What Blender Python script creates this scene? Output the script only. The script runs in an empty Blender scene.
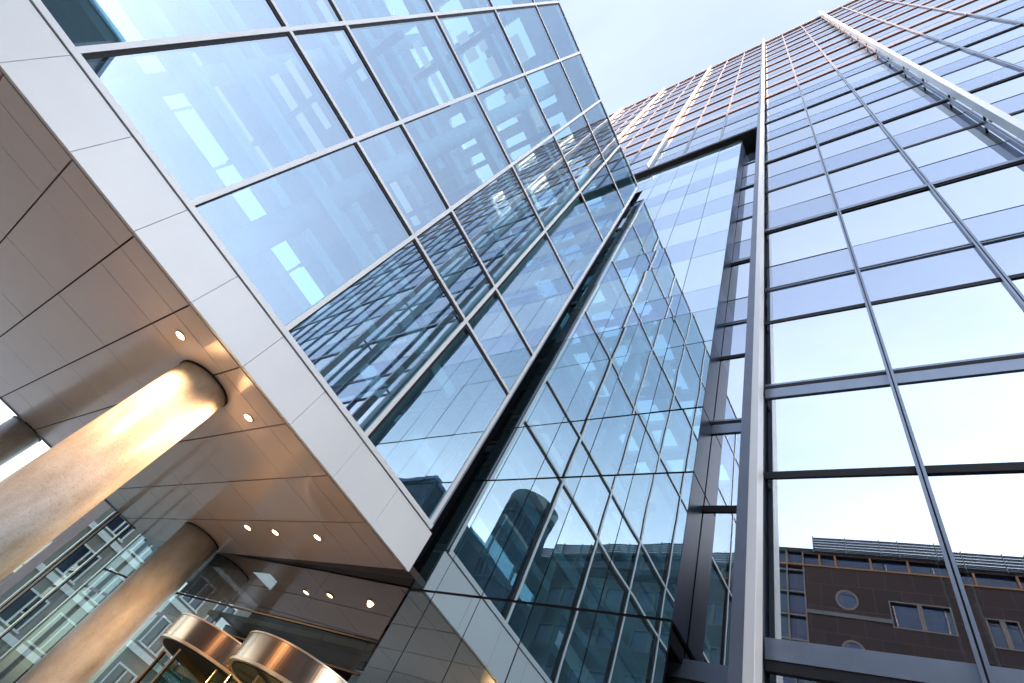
import bpy, math, random
from mathutils import Vector, Matrix
random.seed(7)
C = bpy.context.scene.collection
EYE = 1.6                                  # eye height; heights below are measured from the eye

# ------------------------------------------------------------------ camera
F = 492.398; CX = 539.943; CY = 283.221
M = ((0.81789902, -0.24154643, -0.52220351), (0.44654196, 0.8388298, 0.31139179), (0.36282429, -0.48787282, 0.79393869))
cd = bpy.data.cameras.new('camera'); cam = bpy.data.objects.new('camera', cd); C.objects.link(cam)
cd.sensor_width = 36; cd.lens = F / 1024 * 36
cd.shift_x = (512 - CX) / 1024; cd.shift_y = (CY - 341.5) / 1024
cd.clip_end = 3000; cd.clip_start = 0.05
cam.matrix_world = Matrix(((M[0][0], -M[0][1], -M[0][2], 0), (M[1][0], -M[1][1], -M[1][2], 0), (M[2][0], -M[2][1], -M[2][2], EYE), (0, 0, 0, 1)))
bpy.context.scene.camera = cam

def px(x, y, z):                           # rough picture size of things, only used to pick the panes that show largest
    c = [sum(M[i][k] * v for i, v in enumerate((x, y, z))) for k in range(3)]
    if c[2] < 0.05: return None
    return (c[0] / c[2] * F + CX, c[1] / c[2] * F + CY)

def shown(pts):
    q = [px(*p) for p in pts]
    if any(v is None for v in q): return 0
    q = [(min(max(a, 0), 1024), min(max(b, 0), 683)) for a, b in q]
    return abs(sum(q[i][0] * q[(i + 1) % 4][1] - q[(i + 1) % 4][0] * q[i][1] for i in range(4))) / 2

# ------------------------------------------------------------------ materials
def new_mat(name):
    m = bpy.data.materials.new(name); m.use_nodes = True
    nt = m.node_tree
    for n in list(nt.nodes): nt.nodes.remove(n)
    out = nt.nodes.new('ShaderNodeOutputMaterial')
    return m, nt, out

def N(nt, kind, **kw):
    n = nt.nodes.new(kind)
    for k, v in kw.items():
        if k in n.inputs: n.inputs[k].default_value = v
        else: setattr(n, k, v)
    return n

def plain(name, col, rough=0.5, metal=0.0, noise=0.06, scale=3.0, bump=0.0, coat=0.0):
    m, nt, out = new_mat(name)
    p = N(nt, 'ShaderNodeBsdfPrincipled', Roughness=rough, Metallic=metal)
    tc = N(nt, 'ShaderNodeTexCoord'); nz = N(nt, 'ShaderNodeTexNoise', Scale=scale, Detail=6.0, Roughness=0.6)
    nt.links.new(tc.outputs['Object'], nz.inputs['Vector'])
    cr = N(nt, 'ShaderNodeValToRGB')
    cr.color_ramp.elements[0].position = 0.3; cr.color_ramp.elements[1].position = 0.7
    cr.color_ramp.elements[0].color = [c * (1 - noise * 2) for c in col[:3]] + [1]
    cr.color_ramp.elements[1].color = [min(1, c * (1 + noise)) for c in col[:3]] + [1]
    nt.links.new(nz.outputs['Fac'], cr.inputs['Fac']); nt.links.new(cr.outputs['Color'], p.inputs['Base Color'])
    if coat: p.inputs['Coat Weight'].default_value = coat; p.inputs['Coat Roughness'].default_value = 0.06
    if bump:
        b = N(nt, 'ShaderNodeBump', Strength=bump, Distance=0.02); nt.links.new(nz.outputs['Fac'], b.inputs['Height'])
        nt.links.new(b.outputs['Normal'], p.inputs['Normal'])
        if coat: nt.links.new(b.outputs['Normal'], p.inputs['Coat Normal'])
    nt.links.new(p.outputs[0], out.inputs['Surface'])
    return m

def glass(name, base, refl=(0.93, 0.97, 1), trans=(0.6, 0.8, 0.85), wave=0.4, wscale=0.35, body=None, bodycol=(0.1, 0.15, 0.2), dist=0.02):
    """coated architectural glass: mirror coat over a see-through or a solid backed pane"""
    m, nt, out = new_mat(name)
    tc = N(nt, 'ShaderNodeTexCoord'); nz = N(nt, 'ShaderNodeTexNoise', Scale=wscale, Detail=1.0)
    nt.links.new(tc.outputs['Object'], nz.inputs['Vector'])
    b = N(nt, 'ShaderNodeBump', Strength=wave, Distance=dist); nt.links.new(nz.outputs['Fac'], b.inputs['Height'])
    gl = N(nt, 'ShaderNodeBsdfGlossy', Roughness=0.0)
    oi = N(nt, 'ShaderNodeObjectInfo'); mr = N(nt, 'ShaderNodeMapRange'); mr.inputs['To Min'].default_value = 0.91; mr.inputs['To Max'].default_value = 1.0
    vm = N(nt, 'ShaderNodeVectorMath', operation='SCALE'); vm.inputs[0].default_value = refl      # coating batches differ a little from pane to pane
    nt.links.new(oi.outputs['Random'], mr.inputs['Value']); nt.links.new(mr.outputs[0], vm.inputs['Scale']); nt.links.new(vm.outputs[0], gl.inputs['Color']); nt.links.new(b.outputs['Normal'], gl.inputs['Normal'])
    tr = N(nt, 'ShaderNodeBsdfTransparent', Color=(*trans, 1))
    under = tr
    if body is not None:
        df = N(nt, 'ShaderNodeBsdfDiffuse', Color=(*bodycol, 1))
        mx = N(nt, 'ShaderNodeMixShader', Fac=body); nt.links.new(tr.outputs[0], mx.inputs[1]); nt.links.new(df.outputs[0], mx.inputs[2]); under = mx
    fr = N(nt, 'ShaderNodeFresnel', IOR=1.5)          # the same reflection from either side of the sheet
    ge = N(nt, 'ShaderNodeNewGeometry'); mi = N(nt, 'ShaderNodeMath', operation='MULTIPLY_ADD'); mi.inputs[1].default_value = 1 / 1.5 - 1.5; mi.inputs[2].default_value = 1.5
    nt.links.new(ge.outputs['Backfacing'], mi.inputs[0]); nt.links.new(mi.outputs[0], fr.inputs['IOR'])
    ml = N(nt, 'ShaderNodeMath', operation='MULTIPLY_ADD'); ml.inputs[1].default_value = 1 - base; ml.inputs[2].default_value = base; ml.use_clamp = True
    nt.links.new(fr.outputs[0], ml.inputs[0])
    mix = N(nt, 'ShaderNodeMixShader'); nt.links.new(ml.outputs[0], mix.inputs['Fac'])
    nt.links.new(under.outputs[0], mix.inputs[1]); nt.links.new(gl.outputs[0], mix.inputs[2])
    nt.links.new(mix.outputs[0], out.inputs['Surface'])
    return m

def emit(name, col, s):
    m, nt, out = new_mat(name); e = N(nt, 'ShaderNodeEmission', Color=(*col, 1), Strength=s)
    nt.links.new(e.outputs[0], out.inputs['Surface']); return m

def panelled(name, col, mortar, w, h, rough=0.5, vary=0.12, msize=0.012, rot=(math.pi / 2, 0, 0), bump=0.3, brick=0.0, coat=0.0):
    m, nt, out = new_mat(name)
    tc = N(nt, 'ShaderNodeTexCoord'); mp = N(nt, 'ShaderNodeMapping'); mp.inputs['Rotation'].default_value = rot
    nt.links.new(tc.outputs['Object'], mp.inputs['Vector'])
    b = N(nt, 'ShaderNodeTexBrick'); b.offset = brick
    b.inputs['Scale'].default_value = 1; b.inputs['Brick Width'].default_value = w; b.inputs['Row Height'].default_value = h
    b.inputs['Mortar Size'].default_value = msize; b.inputs['Mortar Smooth'].default_value = 0.1; b.inputs['Bias'].default_value = 0
    b.inputs['Color1'].default_value = [c * (1 - vary) for c in col] + [1]; b.inputs['Color2'].default_value = [c * (1 + vary) for c in col] + [1]
    b.inputs['Mortar'].default_value = (*mortar, 1)
    nt.links.new(mp.outputs[0], b.inputs['Vector'])
    nz = N(nt, 'ShaderNodeTexNoise', Scale=1.3, Detail=6.0); nt.links.new(tc.outputs['Object'], nz.inputs['Vector'])
    mc = N(nt, 'ShaderNodeMixRGB', blend_type='MULTIPLY', Fac=0.35); nt.links.new(b.outputs['Color'], mc.inputs[1]); nt.links.new(nz.outputs['Color'], mc.inputs[2])
    p = N(nt, 'ShaderNodeBsdfPrincipled', Roughness=rough); nt.links.new(mc.outputs[0], p.inputs['Base Color'])
    if coat: p.inputs['Coat Weight'].default_value = coat; p.inputs['Coat Roughness'].default_value = 0.08
    bp = N(nt, 'ShaderNodeBump', Strength=bump, Distance=0.01, invert=True); nt.links.new(b.outputs['Fac'], bp.inputs['Height']); nt.links.new(bp.outputs[0], p.inputs['Normal'])
    nt.links.new(p.outputs[0], out.inputs['Surface']); return m

m_white = plain('white_aluminium', (0.92, 0.94, 0.955), 0.42, 0.12, 0.02, 0.8)
m_frame = plain('silver_frame', (0.62, 0.65, 0.68), 0.38, 0.3, 0.03)
m_grey = plain('grey_profile', (0.25, 0.30, 0.38), 0.35, 0.5, 0.05)
m_post = plain('blue_grey_post', (0.20, 0.23, 0.30), 0.4, 0.3, 0.05)
m_ret = plain('return_blue_grey', (0.10, 0.13, 0.20), 0.35, 0.0, 0.05)
m_ret2 = plain('return_blue', (0.07, 0.11, 0.24), 0.3, 0.0, 0.05)
m_web = plain('teal_grey_web', (0.42, 0.52, 0.54), 0.3, 0.3, 0.05)
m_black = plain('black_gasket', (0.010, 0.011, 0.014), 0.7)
m_suntone = plain('sunlit_transom_tone', (0.30, 0.20, 0.15), 0.45, 0.1, 0.08)  # orange of low sunlight put into the colour of the upper transoms
m_dark = plain('dark_soffit', (0.025, 0.023, 0.025), 0.8)
m_navy = plain('navy_cladding', (0.04, 0.065, 0.10), 0.16, 0.0, 0.1, 1.0, coat=1.0)
m_clear, _nt, _out = new_mat('pane_back_clear')
_nt.links.new(N(_nt, 'ShaderNodeBsdfTransparent', Color=(0.97, 0.99, 0.98, 1)).outputs[0], _out.inputs['Surface'])
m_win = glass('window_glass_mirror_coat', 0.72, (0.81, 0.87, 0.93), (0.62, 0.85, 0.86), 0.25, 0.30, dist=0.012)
m_span = glass('spandrel_glass_blue', 0.62, (0.64, 0.71, 0.82), (0.1, 0.2, 0.3), 0.25, 0.30, body=1.0, bodycol=(0.13, 0.19, 0.31), dist=0.012)
m_scr = glass('screen_glass_clear_band', 0.74, (0.86, 0.95, 0.985), (0.3, 0.5, 0.55), 0.35, 0.8, body=0.8, bodycol=(0.22, 0.36, 0.38), dist=0.006)
m_scr2 = glass('screen_glass_fritted_band', 0.70, (0.74, 0.84, 0.97), (0.3, 0.5, 0.55), 0.35, 0.8, body=0.85, bodycol=(0.18, 0.27, 0.36), dist=0.006)
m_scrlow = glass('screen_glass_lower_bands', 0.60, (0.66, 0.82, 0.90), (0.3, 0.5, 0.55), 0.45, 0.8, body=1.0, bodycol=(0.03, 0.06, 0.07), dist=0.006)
m_box = glass('box_glass_tinted', 0.38, (0.68, 0.81, 0.93), (0.46, 0.73, 0.82), 0.35, 0.5, dist=0.012)
m_boxend = glass('box_end_glass', 0.35, (0.5, 0.7, 0.8), (0.4, 0.66, 0.72), 0.5, 0.5)
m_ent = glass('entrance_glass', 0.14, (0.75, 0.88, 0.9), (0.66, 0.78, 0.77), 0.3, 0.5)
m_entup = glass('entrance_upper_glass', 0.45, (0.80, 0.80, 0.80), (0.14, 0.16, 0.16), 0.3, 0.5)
m_doorgl = glass('door_glass', 0.10, (0.8, 0.9, 0.9), (0.70, 0.80, 0.78), 0.2, 0.8)
m_fin = plain('teal_glass_fin', (0.60, 0.88, 0.86), 0.15, 0.0, 0.1, 2.0)
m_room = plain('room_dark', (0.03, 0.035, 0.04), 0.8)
m_slab = plain('ceiling_offwhite', (0.55, 0.58, 0.60), 0.7)
m_inwhite = plain('interior_white_beam', (0.85, 0.88, 0.88), 0.6)
m_steel = plain('brushed_steel', (0.66, 0.48, 0.36), 0.22, 1.0, 0.03)
m_sofback = plain('soffit_groove', (0.02, 0.018, 0.018), 0.8)
m_sof = plain('soffit_lacquer', (0.80, 0.70, 0.64), 0.30, 0.0, 0.03, 0.7, bump=0.05, coat=0.9)
m_lens = emit('lamp_lens', (1.0, 0.74, 0.38), 2.4)
m_trim = plain('lamp_trim', (0.7, 0.6, 0.5), 0.3, 0.6)
m_wood = plain('brown_timber', (0.08, 0.04, 0.022), 0.5)

def concrete():
    m, nt, out = new_mat('weathered_concrete')
    tc = N(nt, 'ShaderNodeTexCoord'); p = N(nt, 'ShaderNodeBsdfPrincipled', Roughness=0.42)
    mp = N(nt, 'ShaderNodeMapping'); mp.inputs['Scale'].default_value = (1, 1, 0.6); nt.links.new(tc.outputs['Object'], mp.inputs[0])
    n1 = N(nt, 'ShaderNodeTexNoise', Scale=2.2, Detail=10.0, Roughness=0.7); nt.links.new(mp.outputs[0], n1.inputs[0])
    r1 = N(nt, 'ShaderNodeValToRGB'); r1.color_ramp.elements[0].position = 0.35; r1.color_ramp.elements[1].position = 0.62
    r1.color_ramp.elements[0].color = (0.46, 0.43, 0.38, 1); r1.color_ramp.elements[1].color = (0.64, 0.63, 0.60, 1)
    nt.links.new(n1.outputs['Fac'], r1.inputs[0])
    n2 = N(nt, 'ShaderNodeTexNoise', Scale=38.0, Detail=3.0, Roughness=0.6); nt.links.new(tc.outputs['Object'], n2.inputs[0])
    r2 = N(nt, 'ShaderNodeValToRGB'); r2.color_ramp.elements[0].position = 0.30; r2.color_ramp.elements[1].position = 0.40
    r2.color_ramp.elements[0].color = (0.45, 0.36, 0.26, 1); r2.color_ramp.elements[1].color = (1, 1, 1, 1)
    nt.links.new(n2.outputs['Fac'], r2.inputs[0])
    n3 = N(nt, 'ShaderNodeTexNoise', Scale=1.1, Detail=8.0, Roughness=0.65, Distortion=0.6); mp3 = N(nt, 'ShaderNodeMapping'); mp3.inputs['Scale'].default_value = (2.2, 2.2, 1.0)
    nt.links.new(tc.outputs['Object'], mp3.inputs[0]); nt.links.new(mp3.outputs[0], n3.inputs['Vector'])
    r3 = N(nt, 'ShaderNodeValToRGB'); r3.color_ramp.elements[0].position = 0.32; r3.color_ramp.elements[1].position = 0.55
    r3.color_ramp.elements[0].color = (0.78, 0.66, 0.54, 1); r3.color_ramp.elements[1].color = (1, 1, 1, 1); nt.links.new(n3.outputs['Fac'], r3.inputs[0])
    m3 = N(nt, 'ShaderNodeMixRGB', blend_type='MULTIPLY', Fac=0.7); nt.links.new(r1.outputs[0], m3.inputs[1]); nt.links.new(r3.outputs[0], m3.inputs[2])
    mx = N(nt, 'ShaderNodeMixRGB', blend_type='MULTIPLY', Fac=0.45); nt.links.new(m3.outputs[0], mx.inputs[1]); nt.links.new(r2.outputs[0], mx.inputs[2])
    nt.links.new(mx.outputs[0], p.inputs['Base Color'])
    b = N(nt, 'ShaderNodeBump', Strength=0.35, Distance=0.01); nt.links.new(n2.outputs['Fac'], b.inputs['Height']); nt.links.new(b.outputs[0], p.inputs['Normal'])
    nt.links.new(p.outputs[0], out.inputs[0]); return m
m_conc = concrete()

# ------------------------------------------------------------------ mesh helpers
class MB:
    def __init__(s): s.v = []; s.f = []; s.m = []
    def add(s, vs, fs, mi=0):
        o = len(s.v); s.v += [tuple(v) for v in vs]
        for k, f in enumerate(fs):
            s.f.append([o + i for i in f]); s.m.append(mi[k] if isinstance(mi, (list, tuple)) else mi)
        return s
    def box(s, x0, x1, y0, y1, z0, z1, mi=0):
        vs = [(x, y, z) for z in (z0, z1) for y in (y0, y1) for x in (x0, x1)]
        return s.add(vs, [(0, 2, 3, 1), (4, 5, 7, 6), (0, 1, 5, 4), (2, 6, 7, 3), (0, 4, 6, 2), (1, 3, 7, 5)], mi)
    def wall(s, p0, p1, z0, z1, t0, t1, mi=0):
        """vertical slab along p0->p1; offsets t0..t1 measured along its front normal"""
        dx, dy = p1[0] - p0[0], p1[1] - p0[1]; L = math.hypot(dx, dy); nx, ny = dy / L, -dx / L
        q = [(p0[0] + nx * t1, p0[1] + ny * t1), (p1[0] + nx * t1, p1[1] + ny * t1), (p1[0] + nx * t0, p1[1] + ny * t0), (p0[0] + nx * t0, p0[1] + ny * t0)]
        vs = [(a, b, z0) for a, b in q] + [(a, b, z1) for a, b in q]
        return s.add(vs, [(0, 1, 5, 4), (1, 2, 6, 5), (2, 3, 7, 6), (3, 0, 4, 7), (4, 5, 6, 7), (3, 2, 1, 0)], mi)
    def pane(s, p0, p1, z0, z1, mi=0, edge=1, jit=0.005, th=0.014):
        """glass sheet; the coated front looks along the front normal; corners a few mm out of true as in real glazing"""
        dx, dy = p1[0] - p0[0], p1[1] - p0[1]; L = math.hypot(dx, dy); nx, ny = dy / L, -dx / L
        a, b, c = (random.uniform(-jit, jit) for _ in range(3)); j = [a, b, c, a + c - b]
        vs = []
        for k, (p, z) in enumerate(((p0, z0), (p1, z0), (p1, z1), (p0, z1))): vs.append((p[0] + nx * j[k], p[1] + ny * j[k], z))
        vs += [(v[0] - nx * th, v[1] - ny * th, v[2]) for v in vs]
        return s.add(vs, [(0, 1, 2, 3), (7, 6, 5, 4), (0, 4, 5, 1), (1, 5, 6, 2), (2, 6, 7, 3), (3, 7, 4, 0)], [mi] + [edge] * 5)
    def tube(s, p0, p1, r, n=12, mi=0, r1=None):
        p0, p1 = Vector(p0), Vector(p1); d = (p1 - p0).normalized()
        u = d.orthogonal().normalized(); w = d.cross(u); r1 = r if r1 is None else r1
        vs = [p0 + (u * math.cos(2 * math.pi * k / n) + w * math.sin(2 * math.pi * k / n)) * r for k in range(n)]
        vs += [p1 + (u * math.cos(2 * math.pi * k / n) + w * math.sin(2 * math.pi * k / n)) * r1 for k in range(n)]
        return s.add(vs, [(k, (k + 1) % n, n + (k + 1) % n, n + k) for k in range(n)] + [tuple(range(n))[::-1], tuple(range(n, 2 * n))], mi)
    def ring(s, cx, cy, r0, r1, z0, z1, a0=0, a1=2 * math.pi, n=48, mi=0):
        full = abs(a1 - a0 - 2 * math.pi) < 1e-6; k1 = n if full else n + 1; vs = []
        for k in range(k1):
            a = a0 + (a1 - a0) * k / n
            for r, z in ((r0, z0), (r1, z0), (r1, z1), (r0, z1)): vs.append((cx + r * math.cos(a), cy + r * math.sin(a), z))
        fs = []
        for k in range(n):
            A, B = 4 * k, 4 * ((k + 1) % k1)
            for i in range(4): fs.append((A + i, B + i, B + (i + 1) % 4, A + (i + 1) % 4))
        if not full: fs += [(3, 2, 1, 0), tuple(4 * n + i for i in range(4))]
        return s.add(vs, fs, mi)
    def build(s, name, mats, parent=None, smooth=False, bevel=0):
        if not isinstance(mats, (list, tuple)): mats = [mats]
        me = bpy.data.meshes.new(name)
        o = Vector((0, 0, 0))
        if parent: p = parent; o = world_loc(parent)
        me.from_pydata([(v[0] - o.x, v[1] - o.y, v[2] + EYE - o.z) for v in s.v], [], s.f)
        for m in mats: me.materials.append(m)
        me.polygons.foreach_set('material_index', s.m)
        if smooth: me.polygons.foreach_set('use_smooth', [len(f) == 4 for f in s.f])
        me.update()
        ob = bpy.data.objects.new(name, me); C.objects.link(ob)
        if parent: ob.parent = parent
        if bevel:
            b = ob.modifiers.new('bevel', 'BEVEL'); b.width = bevel; b.segments = 2; b.limit_method = 'ANGLE'
        return ob

def world_loc(o):
    v = Vector((0, 0, 0))
    while o: v += o.location; o = o.parent
    return v
def tag(o, label=None, cat=None, group=None, kind=None):
    if label: o['label'] = label
    if cat: o['category'] = cat
    if group: o['group'] = group
    if kind: o['kind'] = kind
    return o
def empty(name, loc, label, cat, group=None):
    o = bpy.data.objects.new(name, None); o.location = (loc[0], loc[1], loc[2] + EYE); C.objects.link(o)
    return tag(o, label, cat, group)
G = -EYE                                   # ground level

# ------------------------------------------------------------------ ground
m_pave = panelled('paving', (0.42, 0.38, 0.34), (0.12, 0.11, 0.10), 0.6, 0.3, 0.8, 0.08, 0.008, (0, 0, 0), brick=0.5)
m_road = plain('asphalt', (0.05, 0.05, 0.052), 0.9, noise=0.15, scale=20)
m_kerb = plain('kerb_stone', (0.33, 0.32, 0.31), 0.8)
tag(MB().box(-800, 800, -800, 800, G - 0.5, G).build('ground', m_pave), kind='structure')
tag(MB().box(-300, 300, -24, -11, G - 0.1, G + 0.004).build('road', m_road), kind='structure')
tag(MB().box(-300, 300, -11, -10.85, G - 0.1, G + 0.12).box(-300, 300, -24.15, -24, G - 0.1, G + 0.12).build('kerb', m_kerb), kind='structure')

# ------------------------------------------------------------------ tower
T = 5.65; TR = 6.30; TL, TE = -31.2, 19.6
rows = [(G, 2.9, 'W'), (3.0, 5.15, 'W'), (5.15, 6.67, 'W'), (7.02, 8.88, 'W'), (8.88, 10.17, 'B'), (10.17, 11.24, 'B'), (11.24, 13.25, 'W')]
lines = [('frame', 2.86, 3.06), ('black', 5.09, 5.20), ('floor', 6.67, 7.03), ('black', 8.83, 8.93), ('thin', 10.12, 10.22), ('seam', 11.24, 11.24), ('double', 13.15, 13.42)]
z = 13.25; k = 0
while z < 60.5:
    rows.append((z, z + 1.4, 'B')); rows.append((z + 1.4, z + 3.12, 'W'))
    lines.append(('seam', z + 1.4, z + 1.4)); k += 1
    zz = z + 3.12
    lines.append(('double', zz - 0.09, zz + 0.15) if k % 2 == 0 and zz < 26 else ('black', zz - 0.06, zz + 0.07))
    z = zz
ROOF = z + 0.1
SOF = 25.60
xr = [-1.62, 0.11, 1.95, 3.78] + [3.78 + 1.84 * i for i in range(1, 9)] + [TE]
xr[-2] = min(xr[-2], TE - 0.4)
xl = [-1.78, -3.72] + [-3.72 - 1.85 * i for i in range(1, 15)]
xl = [v for v in xl if v > TL] + [TL]
tower = empty('glass_tower', (-5.8, 12, G), 'tall glass office tower with blue and pale bands, standing behind the glass entrance box', 'building')
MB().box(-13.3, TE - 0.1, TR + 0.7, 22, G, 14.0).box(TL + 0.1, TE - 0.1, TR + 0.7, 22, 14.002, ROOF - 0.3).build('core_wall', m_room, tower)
# rooms behind the two lowest, see-through window rows: slab edges, ceiling, glass fins beside the mullions
sl = MB()
for zc in (2.93, 6.85, 9.9): sl.box(-1.9, TE - 0.2, T + 0.12, TR + 0.65, zc - 0.12, zc + 0.12)
sl.build('floor_slab', m_slab, tower)
def front_glass(x0, x1, z0, z1, y): return [(x0, y, z0), (x1, y, z0), (x1, y, z1), (x0, y, z1)]
cells = []
for i in range(len(xr) - 1):
    for z0, z1, c in rows: cells.append((xr[i] + 0.035, xr[i + 1] - 0.035, z0, z1, c, T))
for i in range(len(xl) - 1):
    for z0, z1, c in rows:
        if z1 > SOF + 0.1: cells.append((xl[i + 1] + 0.035, xl[i] - 0.035, max(z0, SOF + 0.02), z1, c, T))
for x0, x1 in ((-4.9, -1.97), (-8.0, -4.95)):
    for z0, z1, c in rows:
        if z0 < SOF - 0.5: cells.append((x0, x1, z0, min(z1, SOF - 0.05), c, TR))
cells.sort(key=lambda c: -(shown(front_glass(c[0], c[1], c[2], c[3], c[5])) * (0.05 if c[5] == TR and c[1] < -3 else 1)))
rest = MB()
for n, (x0, x1, z0, z1, c, y) in enumerate(cells):
    mb = MB() if n < 99 else rest
    mi = 0 if c == 'W' else 1
    mb.pane((x0, y), (x1, y), z0 + 0.01, z1 - 0.01, mi if n >= 99 else 0, 2 if n >= 99 else 1)
    if n < 99: mb.build('window_pane' if c == 'W' else 'spandrel_pane', [m_win if c == 'W' else m_span, m_clear], tower)
tag(rest.build('window_pane', [m_win, m_span, m_clear], tower), kind='stuff')
seam = MB()
for kind, a, b in lines:
    spans = [(xr[0], TE, T)]
    if a > SOF: spans = [(TL, TE, T)]
    else: spans.append((-8.0, -1.97, TR))
    mb = MB()
    for x0, x1, y in spans:
        if kind == 'seam': seam.box(x0, x1, y - 0.006, y + 0.03, a - 0.016, a + 0.016)
        elif kind == 'thin': mb.box(x0, x1, y - 0.03, y + 0.06, a, b).box(x0, x1, y - 0.038, y - 0.031, a + 0.04, a + 0.058, 1)
        elif kind == 'frame': mb.box(x0, x1, y - 0.03, y + 0.1, a, b).box(x0, x1, y - 0.02, y + 0.1, a - 0.10, a - 0.002, 1)
        elif kind == 'floor': mb.box(x0, x1, y - 0.015, y + 0.1, a + 0.03, 6.915).box(x0, x1, y - 0.02, y + 0.1, 6.917, 6.985, 1).box(x0, x1, y - 0.015, y + 0.1, 6.987, b)
        elif kind == 'double': mb.box(x0, x1, y - 0.03, y + 0.08, a, a + 0.07, 1).box(x0, x1, y - 0.06, y + 0.08, a + 0.072, b - 0.06).box(x0, x1, y - 0.03, y + 0.08, b - 0.058, b, 1)
        else:
            if a > 29: mb.box(x0, x1, y - 0.03, y + 0.08, a, a + 0.07, 1).box(x0, x1, y - 0.06, y + 0.08, a + 0.072, b + 0.0, 2)  # above the shadow edge the transom is coloured as if sunlit
            else: mb.box(x0, x1, y - 0.02, y + 0.08, a, b, 1)
    if mb.v: mb.build('transom', [m_grey, m_black, m_suntone], tower)
seam.build('glass_seam', m_black, tower)
# mullions, every third one carries a big standing fin held off on brackets
def mullion(x, z0, w=0.075):
    MB().box(x - w / 2, x - 0.009, T - 0.07, T + 0.1, z0, ROOF).box(x + 0.009, x + w / 2, T - 0.07, T + 0.1, z0, ROOF).box(x - 0.0088, x + 0.0088, T - 0.05, T + 0.1, z0, ROOF, 1).build('mullion', [m_grey, m_black], tower)
def big_fin(x, z0, ztop, dx=0.0, y0=T - 0.55, y1=T - 0.28, w=0.15):
    f = MB().box(x + dx - w / 2, x + dx + w / 2, y0, y1, z0, ztop).build('sun_fin', m_white, tower, bevel=0.008)
    b = MB()
    for kind, a, c in lines:
        if kind in ('double', 'black', 'floor') and a > z0 and c < ztop: b.box(x + dx - 0.025, x + dx + 0.025, y1 + 0.003, T - 0.082, a, a + 0.05)
    b.build('bracket', m_black, f)
for i, x in enumerate(xr[1:-1]):
    mullion(x, G, 0.085)
    if (i + 1) % 3 == 0 and x < 5: big_fin(x, G, ROOF + 0.5)
for i, x in enumerate(xl[1:-1]):
    mullion(x, SOF, 0.08)
    if (i + 1) % 3 == 0: big_fin(x, SOF, ROOF + 0.5, 0, T - 0.3, T - 0.12, 0.045)
MB().box(-1.95, -1.64, T - 0.08, TR - 0.02, G, ROOF).build('corner_post', m_post, tower)
big_fin(-1.66, G, ROOF + 0.5, 0.02, T - 0.45, T - 0.22, 0.11)
MB().box(TE - 0.15, TE + 0.2, T - 0.12, 22, G, ROOF + 0.1).box(TL - 0.2, TL, T - 0.1, 22, 14.0, ROOF + 0.1).build('side_wall', m_grey, tower)
MB().box(TL - 0.2, -1.96, T - 0.06, TR + 0.7, SOF - 0.14, SOF).build('overhang_soffit', m_dark, tower)
MB().box(TL - 0.3, TE + 0.25, T - 0.12, T + 0.3, ROOF, ROOF + 0.35).box(TL, TE, T + 0.3, 22, ROOF - 0.3, ROOF + 0.1).build('roof_parapet', m_grey, tower)
finm = MB()
for i, x in enumerate(xr[:-1]):
    for s in ((1,) if i == 0 else (-1, 1)):
        for z0, z1 in ((3.08, 5.08), (5.22, 6.65), (7.05, 8.8)):
            finm.box(x + s * 0.11 - 0.01, x + s * 0.11 + 0.01, T + 0.06, T + 0.48, z0, z1)
finm.build('glass_fin', m_fin, tower)

# ------------------------------------------------------------------ frameless glass screen between box and tower corner
W = 5.80; WE = -2.70
screen = empty('glass_screen', (-5.5, W, G), 'tall flush glass screen with thin joints, mirroring the entrance box beside the tower corner', 'glass wall')
wx = [WE, -3.70, -4.69, -5.66, -6.62, -7.20, -8.5, -9.8, -11.1]
wrows = [(G, 3.20, 'W'), (3.22, 5.40, 'W'), (5.42, 6.84, 'W')] + [(6.86 if a < 7.1 else a, min(b, 25.1), c) for a, b, c in rows if a > 6.9 and a < 24.5]
np_ = 0
for i in range(len(wx) - 1):
    for z0, z1, c in wrows:
        if wx[i] < -7.1 and z0 < 22: continue
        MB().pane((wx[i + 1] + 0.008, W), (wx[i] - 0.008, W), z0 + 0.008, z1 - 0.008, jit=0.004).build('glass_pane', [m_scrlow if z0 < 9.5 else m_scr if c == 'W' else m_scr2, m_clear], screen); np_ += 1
bk = MB().box(-7.2, WE - 0.001, W + 0.016, W + 0.03, G, 25.1)
bk.build('joint_backing', m_black, screen)
# glossy return that closes the screen against the recessed tower face
for z0, z1, c in wrows[1:]:
    MB().wall((WE, W + 0.004), (WE, TR - 0.02), z0 + 0.006, z1 - 0.006, -0.04, 0.0).build('return_panel', m_ret2 if c == 'B' else m_ret, screen)
MB().box(-4.6, WE - 0.02, W + 0.04, TR - 0.02, 3.0, 3.16).build('return_underside', m_black, screen)

# ------------------------------------------------------------------ glass entrance box
BX = -7.2; BL = -17.36; BE = 5.50; BB = -12.4; B0, B1 = 4.11, 22.1; SZ = 3.34
box = empty('glass_box_building', (-12.3, -3.4, G), 'projecting glass entrance box with a white metal base, held up by round columns', 'building')
my = [-11.6, -9.47, -7.33, -5.20, -3.07, -0.94, 1.195, 3.35, 5.44]
bz = [4.16, 7.58, 9.07, 12.5, 16.0, 19.5, B1]
for i in range(len(my) - 1):
    for j in range(len(bz) - 1):
        MB().pane((BX, my[i] + 0.03), (BX, my[i + 1] - 0.03), bz[j] + 0.02, bz[j + 1] - 0.02, jit=0.004).build('glass_pane', [m_box, m_clear], box)
for i, y in enumerate(my):
    wb = 0.07 if i != 5 and i != 6 else 0.03
    mb = MB().box(BX - 0.06, BX + 0.025, y - 0.055, y + 0.03, B0, B1 + 0.05)
    if i < len(my) - 1: mb.box(BX - 0.10, BX + 0.004, y + 0.032, y + 0.032 + wb, B0, B1, 1)
    mb.build('mullion', [m_white, m_black], box)
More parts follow.
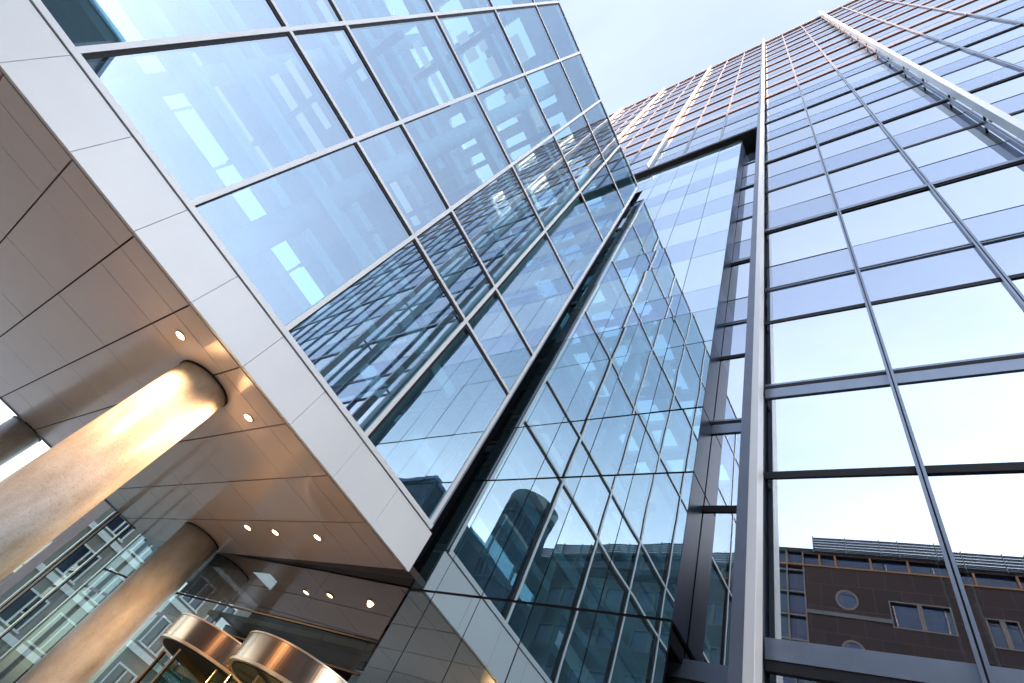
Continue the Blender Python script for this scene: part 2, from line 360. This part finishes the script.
for j, zc in enumerate(bz[1:]):
    MB().box(BX - 0.04, BX + 0.022, BB, BE - 0.02, zc - 0.01, zc + 0.055).box(BX - 0.10, BX + 0.012, BB, BE - 0.08, zc - 0.085, zc - 0.012, 1).build('transom', [m_white, m_black], box)
MB().box(BX - 0.06, BX + 0.05, BB, BE - 0.02, 4.08, 4.165).box(BX - 0.05, BX + 0.0, BB, BE - 0.02, 4.064, 4.078, 1).build('base_frame', [m_white, m_black], box)
js = [BB + 0.0] + [-3.03 + 1.07 * k for k in range(-8, 8)] + [BE + 0.07]
js = sorted(set(round(v, 3) for v in js if BB <= v <= BE + 0.07))
for a, b in zip(js[:-1], js[1:]):
    if b - a < 0.2: continue
    MB().box(BX - 0.03, BX + 0.03, a + 0.0025, b - 0.0025, SZ + 0.005, 4.06).build('fascia_panel', m_white, box, bevel=0.003)
MB().box(BX - 0.12, BX - 0.035, BB, BE, SZ + 0.02, 4.07).build('fascia_backing', m_grey, box)
# end face towards the screen
ez = MB()
for j in range(len(bz) - 1):
    for x0, x1 in ((-7.75, -7.26), (-9.9, -7.8), (-12.1, -9.95), (-14.3, -12.15), (-17.3, -14.35)):
        MB().wall((x1, BE), (x0, BE), bz[j] + 0.05, bz[j + 1] - 0.05, -0.03, 0.0).build('end_pane', m_navy if j < 3 else m_boxend, box)
for x in (-7.23, -7.775, -9.925, -12.125, -14.325, -17.33):
    MB().box(x - 0.03, x + 0.03, BE - 0.06, BE + 0.03, B0, B1).build('end_mullion', m_post, box)
eb = MB()
for zc in bz: eb.box(BL, BX - 0.07, BE - 0.06, BE + 0.028, zc - 0.05, zc + 0.05)
eb.build('end_transom', m_post, box)
MB().box(BL, BX - 0.03, BE - 0.04, BE + 0.02, SZ + 0.01, 4.05).build('end_fascia', m_post, box)
# back and far faces
bf = MB()
for y0, y1 in zip(my[:-1], my[1:]):
    for j in range(len(bz) - 1): bf.pane((BL, y1 - 0.03), (BL, y0 + 0.03), bz[j] + 0.02, bz[j + 1] - 0.02, 0, 0)
m_back = glass('back_glass', 0.12, (0.7, 0.85, 0.9), (0.80, 0.92, 0.93), 0.1)
bf.build('back_glazing', m_back, box)
bm_ = MB()
for y in my: bm_.box(BL - 0.05, BL + 0.08, y - 0.05, y + 0.05, B0, B1)
for zc in bz: bm_.box(BL - 0.06, BL + 0.09, BB, BE - 0.07, zc - 0.06, zc + 0.06)
bm_.build('back_frame', m_white, box)
MB().box(BL, BX, BB - 0.1, BB, SZ, B1).build('rear_wall', m_white, box)
MB().box(BL, BX - 0.13, BB, BE - 0.1, 3.55, 4.0).build('floor_slab', m_slab, box)
# roof with long skylights
rf = MB(); sky_x = [(-16.8, -15.6), (-14.6, -13.4), (-12.3, -11.1), (-10.0, -8.9)]
xs = [BL] + [v for p in sky_x for v in p] + [BX - 0.05]
for k in range(0, len(xs), 2): rf.box(xs[k], xs[k + 1], BB, BE - 0.07, B1 - 0.35, B1 - 0.02)
for (a, b) in sky_x:
    y = BB
    while y < BE: rf.box(a, b, y, y + 0.5, B1 - 0.35, B1 - 0.02); y += 2.13
rf.build('roof', m_inwhite, box)
MB().box(BX - 0.06, BX + 0.03, BB, BE - 0.0, B1 - 0.02, B1 + 0.09).box(BX - 0.05, BX + 0.012, BB, BE, B1 + 0.09, B1 + 0.13, 1).build('roof_edge', [m_frame, m_black], box)
# interior: galleries, beams, columns
gl = MB()
for zc in (9.0, 12.4, 15.9, 19.4):
    gl.box(BL + 0.2, -13.6, BB, BE - 0.2, zc - 0.35, zc)
gl.build('gallery_slab', m_slab, box)
for x, zc, w, y0, y1 in ((-9.3, 12.3, 0.35, -11, 0.4), (-10.6, 12.3, 0.18, -11, 0.4), (-9.6, 15.8, 0.3, -11, 3.0), (-11.2, 15.8, 0.3, -6, 5), (-9.2, 19.2, 0.25, -11, 5), (-12.0, 9.0, 0.7, -11, 5), (-10.2, 9.0, 0.16, -11, 5.0), (-11.6, 19.2, 0.4, -11, 5), (-13.2, 12.3, 0.3, -11, 5), (-8.6, 7.5, 0.12, -9, 5.0)):
    MB().box(x - w / 2, x + w / 2, y0, y1, zc - 0.3, zc).build('interior_beam', m_inwhite, box)
for y in (-7.3, -3.07, 1.2, 5.0):
    MB().box(BL + 0.2, BX - 0.9, y - 0.1, y + 0.1, 18.6, 19.0).box(BL + 0.2, BX - 0.9, y - 0.08, y + 0.08, 11.9, 12.15).build('cross_beam', m_slab, box)
for x, y in ((-8.9, -8.5), (-8.9, -0.2), (-8.9, 4.1), (-12.8, -4.5), (-12.8, 4.1)):
    MB().tube((x, y, 4.0), (x, y, B1 - 0.36), 0.28, 20).build('interior_column', m_inwhite, box, True)
m_strip = emit('fluorescent_strip', (1.0, 0.97, 0.96), 0.06)
for x, z_, y0, y1, wd in ((-10.27, 19, -3.6, -2.5, 0.5), (-9.65, 19, -3.3, -2.6, 0.3), (-9.65, 19, -2.3, -1.5, 0.35), (-9.65, 19, -0.8, 0.15, 0.35), (-8.85, 19, -0.7, 0.9, 0.3), (-8.3, 19, -2.5, -1.5, 0.35), (-12.35, 19, -4.3, -3.1, 0.3), (-12.35, 19, -2.9, -1.7, 0.3), (-12.1, 12, -4.3, -2.2, 0.22), (-12.9, 12, -4.6, -1.6, 0.3), (-15.6, 12, -6.2, -2.0, 0.4), (-16.9, 12, -6.2, -2.0, 0.35), (-9.9, 12, -4.9, -2.7, 0.2), (-11.0, 12, -0.6, 1.6, 0.25)):
    MB().box(x - wd / 2, x + wd / 2, y0, y1, z_, z_ + 0.06).build('light_panel', m_strip, box)
# soffit of separate lacquered sheets with open joints
sx = [BX - 0.05, -7.72, -8.46, -10.35, -12.25, -14.15, -16.05, BL]
sy = [BB] + [0.20 + 1.045 * k for k in range(-11, 5)] + [5.52]
sy = sorted(v for v in sy if v >= BB)
sf = MB().box(BL, BX - 0.04, BB, 5.52, SZ + 0.03, SZ + 0.2, 1)
for x1, x0 in zip(sx[:-1], sx[1:]):
    for y0, y1 in zip(sy[:-1], sy[1:]):
        g = 0.006; gy = 0.012; t = [random.uniform(-0.0025, 0.0025) for _ in range(4)]
        vs = [(x0 + g, y0 + gy, SZ + t[0]), (x1 - g, y0 + gy, SZ + t[1]), (x1 - g, y1 - gy, SZ + t[2]), (x0 + g, y1 - gy, SZ + t[3])]
        vs += [(v[0], v[1], SZ + 0.025) for v in vs]
        sf.add(vs, [(3, 2, 1, 0), (4, 5, 6, 7), (0, 1, 5, 4), (1, 2, 6, 5), (2, 3, 7, 6), (3, 0, 4, 7)], 0)
soffit = sf.build('soffit', [m_sof, m_sofback], box)
MB().box(BL - 0.1, BL, BB, 4.8, SZ - 0.02, SZ + 0.75).build('soffit_edge', m_grey, box)
lamps = [(-7.99, 0.52), (-8.01, 2.06), (-11.16, 4.58), (-10.25, 4.69), (-8.95, 4.78)]
def downlight(x, y, z, parent, w):
    d = MB().ring(x, y, 0.062, 0.082, z - 0.012, z + 0.004, n=28).build('downlight', m_trim, parent, True)
    MB().tube((x, y, z - 0.007), (x, y, z + 0.001), 0.0625, 24).build('lamp_lens', m_lens, d) if parent.parent is None else None
    return d
for x, y in lamps:
    z_ = SZ - 0.004
    mb = MB().ring(x, y, 0.072, 0.092, z_ - 0.012, z_ + 0.004, n=28, mi=0).tube((x, y, z_ - 0.006), (x, y, z_ + 0.001), 0.0725, 24, 1)
    mb.build('downlight', [m_trim, m_lens], soffit)
    ld = bpy.data.lights.new('downlight_beam', 'SPOT'); ld.energy = 34; ld.color = (1.0, 0.56, 0.27); ld.spot_size = math.radians(150); ld.spot_blend = 0.6; ld.shadow_soft_size = 0.06
    lo = bpy.data.objects.new('downlight_beam', ld); C.objects.link(lo); lo.parent = soffit; lo.location = Vector((x, y, z_ - 0.03 + EYE)) - world_loc(soffit)

MB().box(-17.3, BX + 0.02, 5.525, 6.15, SZ + 0.02, SZ + 0.12).build('soffit_border', plain('dark_brown_border', (0.07, 0.05, 0.042), 0.4), box)
# ------------------------------------------------------------------ columns
def column(x, y, r, label):
    c = empty('round_column', (x, y, G), label, 'column', 'round concrete columns carrying the glass box')
    MB().tube((x, y, G), (x, y, SZ - 0.025), r, 72).build('shaft', m_conc, c, True)
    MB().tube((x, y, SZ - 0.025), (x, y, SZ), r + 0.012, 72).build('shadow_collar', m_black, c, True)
column(-8.45, 1.33, 0.44, 'brightly lit round concrete column nearest the white base panels, between two downlights')
column(-13.72, 4.95, 0.47, 'dim brown round column beside the revolving doors and street window')
column(-17.75, 1.16, 0.42, 'dark round column at the far edge of the ceiling, against the sky')

# ------------------------------------------------------------------ entrance glazing and revolving doors
ent = empty('entrance_glazing', (-12.3, 5.5, G), 'dark glass entrance wall under the ceiling, mirroring the downlights', 'glass wall')
pl = [(-17.34, 5.02), (-15.9, 5.30), (-14.3, 5.48), (-12.75, 5.55), (-11.2, 5.61), (-9.35, 5.68), (-7.22, 5.78)]
def at_x(x):
    for (a, b), (c, d) in zip(pl[:-1], pl[1:]):
        if a <= x <= c: return b + (d - b) * (x - a) / (c - a)
for i, (a, b) in enumerate(zip(pl[:-1], pl[1:])):
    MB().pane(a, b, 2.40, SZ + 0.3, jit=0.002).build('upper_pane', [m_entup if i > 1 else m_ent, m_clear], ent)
    MB().wall(a, b, 2.36, 2.385, -0.03, 0.004).build('transom', m_black, ent)
    MB().pane(a, b, 1.96, 2.34, jit=0.002).build('middle_pane', [m_ent, m_clear], ent)
for x0, x1 in ((-17.34, -15.9), (-15.9, -14.3), (-14.3, -12.1)):
    MB().pane((x0, at_x(x0)), (x1, at_x(x1)), G, 1.90, jit=0.002).build('lower_pane', [m_ent, m_clear], ent)
MB().wall((-12.05, at_x(-12.05)), (-7.22, 5.78), 1.93, 1.955, -0.03, 0.0).build('door_head', m_black, ent)
for x in (-15.9, -14.3):
    MB().box(x - 0.03, x + 0.03, at_x(x) - 0.04, at_x(x) + 0.08, G, SZ).build('mullion', m_frame, ent)
side = empty('side_glazing', (BL, 3.9, G), 'tall street side glazing with slim bright mullions behind the lit column', 'glass wall')
sy2 = [2.2, 2.9, 3.55, 4.10, 4.18, 4.62, 5.02]
for a, b in zip(sy2[:-1], sy2[1:]):
    MB().pane((BL, a), (BL, b), G, SZ + 0.1, jit=0.002).build('glass_pane', [m_ent, m_clear], side)
for k, y in enumerate(sy2):
    MB().box(BL - 0.08, BL + 0.03, y - 0.018, y + 0.018, G, SZ).box(BL - 0.08, BL + 0.02, y + 0.019, y + 0.05, G, SZ, 1).build('mullion', [m_frame, m_black], side)
def door(cx, cy, label):
    d = empty('revolving_door', (cx, cy, G), label, 'revolving door', 'revolving doors')
    r = 1.20
    MB().ring(cx, cy, r - 0.04, r, 1.45, 1.77, n=160).build('drum_band', m_steel, d)
    MB().ring(cx, cy, r - 0.06, r + 0.012, 1.41, 1.447, n=128).ring(cx, cy, r - 0.05, r + 0.012, 1.773, 1.795, n=128).build('drum_rim', m_trim, d)
    MB().tube((cx, cy, 1.66), (cx, cy, 1.72), r - 0.05, 64).tube((cx, cy, 1.40), (cx, cy, 1.44), r - 0.07, 64).build('canopy_disc', m_dark, d)
    for a0, a1 in ((math.radians(148), math.radians(212)), (math.radians(-32), math.radians(32))):
        MB().ring(cx, cy, r - 0.035, r - 0.02, G + 0.05, 1.36, a0, a1, 20).build('curved_glass', m_doorgl, d, True)
        for a in (a0, a1): MB().tube((cx + (r - 0.03) * math.cos(a), cy + (r - 0.03) * math.sin(a), G), (cx + (r - 0.03) * math.cos(a), cy + (r - 0.03) * math.sin(a), 1.37), 0.035, 12).build('post', m_steel, d, True)
    MB().tube((cx, cy, G), (cx, cy, 1.38), 0.04, 16).build('shaft', m_steel, d, True)
    for k in range(4):
        a = math.radians(20 + 90 * k); u = (math.cos(a), math.sin(a))
        p0 = (cx + u[0] * 0.06, cy + u[1] * 0.06); p1 = (cx + u[0] * (r - 0.07), cy + u[1] * (r - 0.07))
        w = MB().wall(p0, p1, G + 0.03, G + 0.2, -0.02, 0.02).wall(p0, p1, 1.25, 1.35, -0.02, 0.02)
        q = (cx + u[0] * (r - 0.13), cy + u[1] * (r - 0.13)); w.wall(q, p1, G + 0.2, 1.25, -0.02, 0.02)
        wing = w.build('door_wing', m_steel, d)
        MB().wall(p0, q, G + 0.2, 1.25, -0.005, 0.005).build('wing_glass', m_doorgl, wing)
    MB().ring(cx - r * 0.93, cy - r * 0.42, 0.0, 0.045, 1.43, 1.50, n=16).build('sensor', plain('red_sensor', (0.25, 0.02, 0.03), 0.3), d)
door(-10.92, 6.0, 'copper toned revolving door drum nearest the dim brown column')
door(-8.44, 6.0, 'copper toned revolving door drum cut by the bottom edge, away from the columns')
# lobby behind the doors
lob = empty('lobby_interior', (-10.2, 9, G), 'dark lobby room seen through the glass behind the revolving doors', 'room')
m_tile = panelled('lobby_ceiling_tiles', (0.10, 0.085, 0.075), (0.02, 0.02, 0.02), 1.2, 0.9, 0.4, 0.35, 0.03, (0, 0, 0))
MB().box(-13.2, -7.3, 6.1, 14, 2.36, 2.45).build('ceiling', m_tile, lob)
MB().box(-13.2, -7.3, 14, 14.2, G, 3.4).box(-7.3, -7.25, 5.9, 14.2, G, 3.6).build('wall', m_room, lob)
MB().box(-13.2, -7.3, 6.0, 14, SZ + 0.3, SZ + 0.4).build('upper_ceiling', m_room, lob)
for x, y in ((-8.4, 7.4), (-10.3, 7.6), (-12.4, 8.0)):
    MB().box(x - 0.13, x + 0.13, y - 0.13, y + 0.13, G, 2.36).build('timber_post', m_wood, lob)
for x, y, z_ in ((-10.03, 7.5, 3.3), (-8.83, 7.6, 3.3), (-9.8, 8.3, 2.34), (-11.8, 8.6, 2.34)):
    MB().ring(x, y, 0.05, 0.07, z_ - 0.01, z_ + 0.01, n=20).tube((x, y, z_ - 0.005), (x, y, z_ + 0.006), 0.0505, 20, 1).build('downlight', [m_trim, m_lens], lob)
for x, y in ((-9.7, 7.4), (-7.9, 7.0)):  # added fill lights without fixtures, they warm the soffit through the glass
    ld = bpy.data.lights.new('soffit_warm_fill', 'POINT'); ld.energy = 340; ld.color = (1.0, 0.5, 0.2); ld.shadow_soft_size = 0.1
    lo = bpy.data.objects.new('soffit_warm_fill', ld); C.objects.link(lo); lo.parent = lob; lo.location = Vector((x, y, 0.4 + EYE)) - world_loc(lob)

# ------------------------------------------------------------------ buildings across the street (seen mirrored in the glass)
m_cl = panelled('brown_cladding', (0.030, 0.016, 0.017), (0.070, 0.055, 0.055), 1.7, 1.75, 0.75, 0.28, 0.03, brick=0.5)
m_stone = plain('light_band', (0.16, 0.16, 0.16), 0.7)
m_wf = plain('window_frame_light', (0.17, 0.155, 0.14), 0.5)
m_wf2 = plain('window_frame_bronze', (0.30, 0.15, 0.06), 0.5)
m_owin = glass('street_window', 0.03, (0.8, 0.88, 1.0), (0.2, 0.2, 0.2), 0.3, 0.5, body=1.0, bodycol=(0.012, 0.026, 0.07))
m_louv = plain('louvre_metal', (0.12, 0.155, 0.18), 0.35, 0.4)
def holed(mb, x0, x1, z0, z1, holes, y0, y1, mi=0):
    xs = sorted({x0, x1, *[v for h in holes for v in h[:2]]}); zs = sorted({z0, z1, *[v for h in holes for v in h[2:]]})
    for zi in range(len(zs) - 1):
        run = None
        for xi in range(len(xs) - 1):
            cx, cz = (xs[xi] + xs[xi + 1]) / 2, (zs[zi] + zs[zi + 1]) / 2
            solid = not any(h[0] < cx < h[1] and h[2] < cz < h[3] for h in holes)
            if solid and run is None: run = xs[xi]
            if (not solid) and run is not None: mb.box(run, xs[xi], y0, y1, zs[zi], zs[zi + 1], mi); run = None
        if run is not None: mb.box(run, x1, y0, y1, zs[zi], zs[zi + 1], mi)
opp = empty('office_building', (0, -30, G), 'dark brown panelled office block with louvred roof edge and round window, mirrored in tower', 'building')
ox0, ox1 = -30.0, 27.0
levels = [23.7, 20.2, 16.7, 13.2, 9.7, 6.2, 2.7, -0.8]
holes = []
bays = [(-29, -26.2), (-24.6, -20.2), (-18.8, -14.4), (-3.44, 0.1), (1.5, 3.2), (5.0, 8.6), (10.2, 13.8), (15.4, 19.0), (20.6, 24.2)]
for n, zb in enumerate(levels):
    for a, b in bays: holes.append((a, b, zb + (0.15 if n else 0.1), zb + 1.95))
stair = (-11.2, -8.7)
holes.append((stair[0], stair[1], G, 28.9))
band = (ox0 + 0.2, ox1 - 0.2, 27.85, 28.75)
holes.append(band)
w = MB(); holed(w, ox0, ox1, G, 28.95, holes, -30.4, -30.0); w.box(ox0, ox1, -44, -30.4, G, 28.95)
w.build('wall', m_cl, opp)
for a, b, c, d in holes[:len(bays) * 4]:
    f = MB().box(a, b, -30.16, -30.06 + 0.09, c, c + 0.09).box(a, b, -30.16, -29.97, d - 0.08, d).box(a, a + 0.09, -30.16, -29.97, c + 0.09, d - 0.08).box(b - 0.09, b, -30.16, -29.97, c + 0.09, d - 0.08)
    mid = (a + b) / 2
    f.box(mid - 0.14, mid + 0.14, -30.16, -29.98, c + 0.09, d - 0.08)
    fr = f.build('window', m_wf, opp)
    MB().box(a + 0.09, b - 0.09, -30.28, -30.18, c + 0.09, d - 0.08).build('window_pane', m_owin, fr)
rb = MB()
for a, b, c, d in holes[len(bays) * 4:-2]: rb.box(a, b, -30.28, -30.2, c, d)
rb.build('lower_windows', m_owin, opp)
bw = MB().box(band[0], band[1], -30.3, -30.25, band[2], band[3], 1)
x = ox0 + 0.2
while x < ox1:
    bw.box(x - 0.07, x + 0.07, -30.22, -29.98, band[2], band[3]); x += 2.35 if int(x * 10) % 3 else 1.1
bw.box(ox0, ox1, -30.2, -29.94, band[2] - 0.12, band[2] - 0.003)
bw.build('ribbon_window', [m_wf2, m_owin], opp)
for n, (x, zc) in enumerate([(-6.0, 25.35), (-6.0, 21.85), (-6.0, 18.35), (-13.0, 25.35), (-13.0, 21.85)]):
    r = MB()
    for k in range(36):
        a, b = 2 * math.pi * k / 36, 2 * math.pi * (k + 1) / 36
        q = [(x + rr * math.cos(t), yy, zc + rr * math.sin(t)) for t in (a, b) for rr, yy in ((0.60, -29.97), (0.74, -29.97), (0.74, -30.01), (0.60, -30.01))]
        r.add(q, [(0, 1, 5, 4), (1, 2, 6, 5), (3, 0, 4, 7)])
    rw = r.build('round_window', m_wf, opp)
    MB().tube((x, -30.02, zc), (x, -29.985, zc), 0.61, 36).build('window_pane', m_owin, rw)
st = MB()
for zb in levels[:3]: st.box(stair[1] + 0.02, -3.44, -30.05, -29.93, zb + 0.35, zb + 0.62); 
st.build('stone_band', m_stone, opp)
sb = MB().box(stair[0], stair[1], -30.3, -30.22, G, 28.9, 1)
zz = 1.0
while zz < 29: sb.box(stair[0], stair[1], -30.2, -29.98, zz, zz + 0.12); zz += 1.75
for x in (stair[0] + 0.04, (stair[0] + stair[1]) / 2, stair[1] - 0.04): sb.box(x - 0.05, x + 0.05, -30.21, -29.96, G, 28.9)
sb.build('stair_glazing', [m_wf, m_owin], opp)
lv = MB()
x = ox0
while x < ox1 - 0.5:
    wd = 2.3 if int(x) % 3 else 1.2
    if not (stair[0] - 1 < x + wd / 2 < stair[1] + 0.3):
        for k in range(11): lv.box(x + 0.03, x + wd - 0.03, -29.95 + 0.045 * (k % 2) - 0.02, -29.86, 28.98 + 0.115 * k, 29.03 + 0.115 * k)
        lv.box(x - 0.03, x + 0.03, -30.0, -29.84, 28.9, 30.3)
    x += wd
lv.build('roof_louvre', m_louv, opp)
MB().box(ox0, ox1, -43.9, -30.5, 28.95, 29.6).build('roof', m_room, opp)
opp.rotation_euler.z = math.radians(-3.5)

wing = empty('panelled_office_wing', (36, -26, G), 'grey green panelled office corner mirrored in the upper left of the glass box', 'building')
m_gp = panelled('grey_green_panels', (0.06, 0.08, 0.08), (0.015, 0.02, 0.02), 2.4, 1.7, 0.3, 0.12, 0.03, (math.pi / 2, 0, math.pi / 2), coat=0.3)
MB().box(30.6, 46, -36, -19.8, G, 29.6).build('wall', m_gp, wing)
wg = MB()
for zc in range(0, 27, 4): wg.box(30.52, 30.59, -35.5, -20.6, zc, zc + 1.9)
wg.build('window_band', m_owin, wing)
MB().box(30.4, 46.2, -36.2, -19.6, 29.6, 30.05).build('roof_edge', m_grey, wing)

cyl = empty('cylindrical_tower', (25.2, -30.5, G), 'dark glazed cylindrical stair tower with pale crown, mirrored in the glass screen', 'tower')
cx_, cy_ = 25.2, -30.5
MB().tube((cx_, cy_, G), (cx_, cy_, 33.3), 3.15, 64).build('glazed_drum', m_owin, cyl, True)
MB().ring(cx_, cy_, 3.0, 3.28, 33.3, 35.0, n=64).tube((cx_, cy_, 34.0), (cx_, cy_, 34.3), 3.1, 48).build('crown', plain('crown_metal', (0.15, 0.12, 0.11), 0.5), cyl, True)
cg = MB()
for k in range(24):
    a = 2 * math.pi * k / 24; cg.box(cx_ + 3.18 * math.cos(a) - 0.04, cx_ + 3.18 * math.cos(a) + 0.04, cy_ + 3.18 * math.sin(a) - 0.04, cy_ + 3.18 * math.sin(a) + 0.04, G, 33)
for zc in range(2, 33, 2): cg.ring(cx_, cy_, 3.1, 3.22, zc, zc + 0.1, n=64)
cg.build('glazing_bars', m_wf, cyl)

slab = empty('shadow_caster_slab', (60, -118, G), 'unseen pale slab added far across the street to shade the lower tower', 'building')
MB().box(-70, 190, -128, -110, G, 52.5).build('wall', panelled('pale_slab_cladding', (0.3, 0.28, 0.26), (0.1, 0.1, 0.1), 3, 3, 0.7), slab)  # added shadow caster, hidden behind the nearer block
sw = MB()
for zc in range(2, 46, 4): sw.box(-68, 188, -109.98, -109.9, zc, zc + 1.8)
sw.build('window_band', m_owin, slab)

mast = empty('lamp_mast', (45.6, 3.9, G), 'thin mast with lamp head mirrored in the glass box beside the tower top', 'mast')
MB().tube((45.6, 3.9, G), (45.6, 3.9, 28.0), 0.16, 10, r1=0.09).build('pole', m_grey, mast, True)
MB().box(45.2, 46.0, 3.6, 4.2, 27.9, 28.4).build('lamp_head', m_stone, mast)

# ------------------------------------------------------------------ street block beyond the side glazing
br = empty('brick_street_block', (-46, 18, G), 'pinkish brick street block with white bands seen through the side glazing', 'building')
m_brick = panelled('pinkish_brick', (0.36, 0.22, 0.23), (0.3, 0.28, 0.26), 0.24, 0.08, 0.85, 0.25, 0.008, (math.pi / 2, 0, math.pi / 2), brick=0.5)
def holed_x(mb, y0, y1, z0, z1, holes, x0, x1, mi=0):
    t = MB(); holed(t, y0, y1, z0, z1, holes, x0, x1); mb.add([(v[1], v[0], v[2]) for v in t.v], [f[::-1] for f in t.f], mi)
hb = []
for n, zb in enumerate((1.9, 4.9, 7.9)):
    for y in (11.0, 13.6, 16.2, 18.8, 21.4, 24.0, 26.6): hb.append((y, y + 1.7, zb, zb + 1.7))
shops = [(10.8, 15.0, G + 0.3, 1.0), (15.6, 20.0, G + 0.3, 1.0), (20.6, 25.0, G + 0.3, 1.0)]
w = MB(); holed_x(w, 10.4, 30, G, 11.5, hb + shops, -46.3, -46.0); w.box(-56, -46.3, 10.4, 30, G, 11.5)
w.build('wall', m_brick, br)
for y0, y1, z0, z1 in hb:
    f = MB().box(-46.15, -45.97, y0, y0 + 0.1, z0, z1).box(-46.15, -45.97, y1 - 0.1, y1, z0, z1).box(-46.15, -45.97, y0 + 0.1, y1 - 0.1, z1 - 0.1, z1).box(-46.15, -45.9, y0 - 0.1, y1 + 0.1, z0 - 0.1, z0 - 0.003).box(-46.15, -45.98, (y0 + y1) / 2 - 0.05, (y0 + y1) / 2 + 0.05, z0, z1 - 0.1).build('window', m_inwhite, br)
    MB().box(-46.25, -46.17, y0 + 0.1, y1 - 0.1, z0, z1 - 0.1).build('window_pane', m_owin, f)
bb = MB()
for zb in (1.3, 4.3, 7.3, 10.3): bb.box(-46.0, -45.88, 10.4, 30, zb, zb + 0.35)
bb.build('white_band', m_inwhite, br)
for y0, y1, z0, z1 in shops: MB().box(-46.28, -46.2, y0, y1, z0, z1).build('shop_window', m_owin, br)
sg = MB().box(-45.97, -45.8, 15.7, 19.2, 0.62, 1.22)
sn = sg.build('shop_sign', plain('red_sign', (0.45, 0.03, 0.06), 0.4), br)
lt = MB()
for k in range(6):
    y = 16.9 + k * 0.36
    lt.box(-45.795, -45.77, y, y + 0.06, 0.75, 1.12).box(-45.795, -45.77, y + 0.19, y + 0.25, 0.75, 1.12)
    lt.box(-45.795, -45.77, y + 0.062, y + 0.188, (0.9 if k % 2 else 1.05), (0.97 if k % 2 else 1.12))
lt.build('sign_lettering', m_inwhite, sn)
MB().box(-56.2, -45.8, 10.2, 30.2, 11.5, 11.9).build('roof', m_room, br)

# ------------------------------------------------------------------ light
world = bpy.data.worlds.new('World'); bpy.context.scene.world = world; world.use_nodes = True
nt = world.node_tree
for n in list(nt.nodes): nt.nodes.remove(n)
sky = nt.nodes.new('ShaderNodeTexSky'); sky.sky_type = 'NISHITA'; sky.sun_disc = False
SD = Vector((0.62, -0.785, 0)).normalized(); EL = math.radians(8)
sky.sun_elevation = EL; sky.sun_rotation = math.atan2(SD.x, SD.y)
sky.air_density = 1.0; sky.dust_density = 1.6; sky.ozone_density = 1.5
bg = nt.nodes.new('ShaderNodeBackground'); bg.inputs['Strength'].default_value = 0.15
ow = nt.nodes.new('ShaderNodeOutputWorld'); hs = nt.nodes.new('ShaderNodeHueSaturation'); hs.inputs['Saturation'].default_value = 0.6
nt.links.new(sky.outputs[0], hs.inputs['Color']); tcw = nt.nodes.new('ShaderNodeTexCoord'); mpw = nt.nodes.new('ShaderNodeMapping'); mpw.inputs['Scale'].default_value = (1.2, 2.6, 3.0)
nzw = nt.nodes.new('ShaderNodeTexNoise'); nzw.inputs['Scale'].default_value = 1.6; nzw.inputs['Detail'].default_value = 7; nzw.inputs['Roughness'].default_value = 0.55
crw = nt.nodes.new('ShaderNodeValToRGB'); crw.color_ramp.elements[0].position = 0.35; crw.color_ramp.elements[0].color = (0.92, 0.91, 0.96, 1); crw.color_ramp.elements[1].position = 0.75; crw.color_ramp.elements[1].color = (1.15, 1.08, 1.08, 1)
mxw = nt.nodes.new('ShaderNodeMixRGB'); mxw.blend_type = 'MULTIPLY'; mxw.inputs[0].default_value = 1
nt.links.new(tcw.outputs['Generated'], mpw.inputs[0]); nt.links.new(mpw.outputs[0], nzw.inputs['Vector']); nt.links.new(nzw.outputs['Fac'], crw.inputs[0])
nt.links.new(hs.outputs[0], mxw.inputs[1]); nt.links.new(crw.outputs[0], mxw.inputs[2]); nt.links.new(mxw.outputs[0], bg.inputs[0]); nt.links.new(bg.outputs[0], ow.inputs[0])
sd = bpy.data.lights.new('sun', 'SUN'); sd.energy = 3.4; sd.angle = math.radians(0.5); sd.color = (1.0, 0.46, 0.2)
so = bpy.data.objects.new('sun', sd); C.objects.link(so)
d = Vector((SD.x * math.cos(EL), SD.y * math.cos(EL), math.sin(EL)))
so.rotation_euler = d.to_track_quat('Z', 'Y').to_euler(); so.location = (-20, -40, 80)

sc = bpy.context.scene
sc.view_settings.view_transform = 'Standard'; sc.view_settings.look = 'None'; sc.view_settings.gamma = 1
sc.view_settings.exposure = 3.02
sc.cycles.max_bounces = 12; sc.cycles.glossy_bounces = 6; sc.cycles.transparent_max_bounces = 16; sc.cycles.diffuse_bounces = 3
sc.cycles.sample_clamp_indirect = 6; sc.cycles.caustics_reflective = False; sc.cycles.caustics_refractive = False
sc.cycles.use_denoising = True
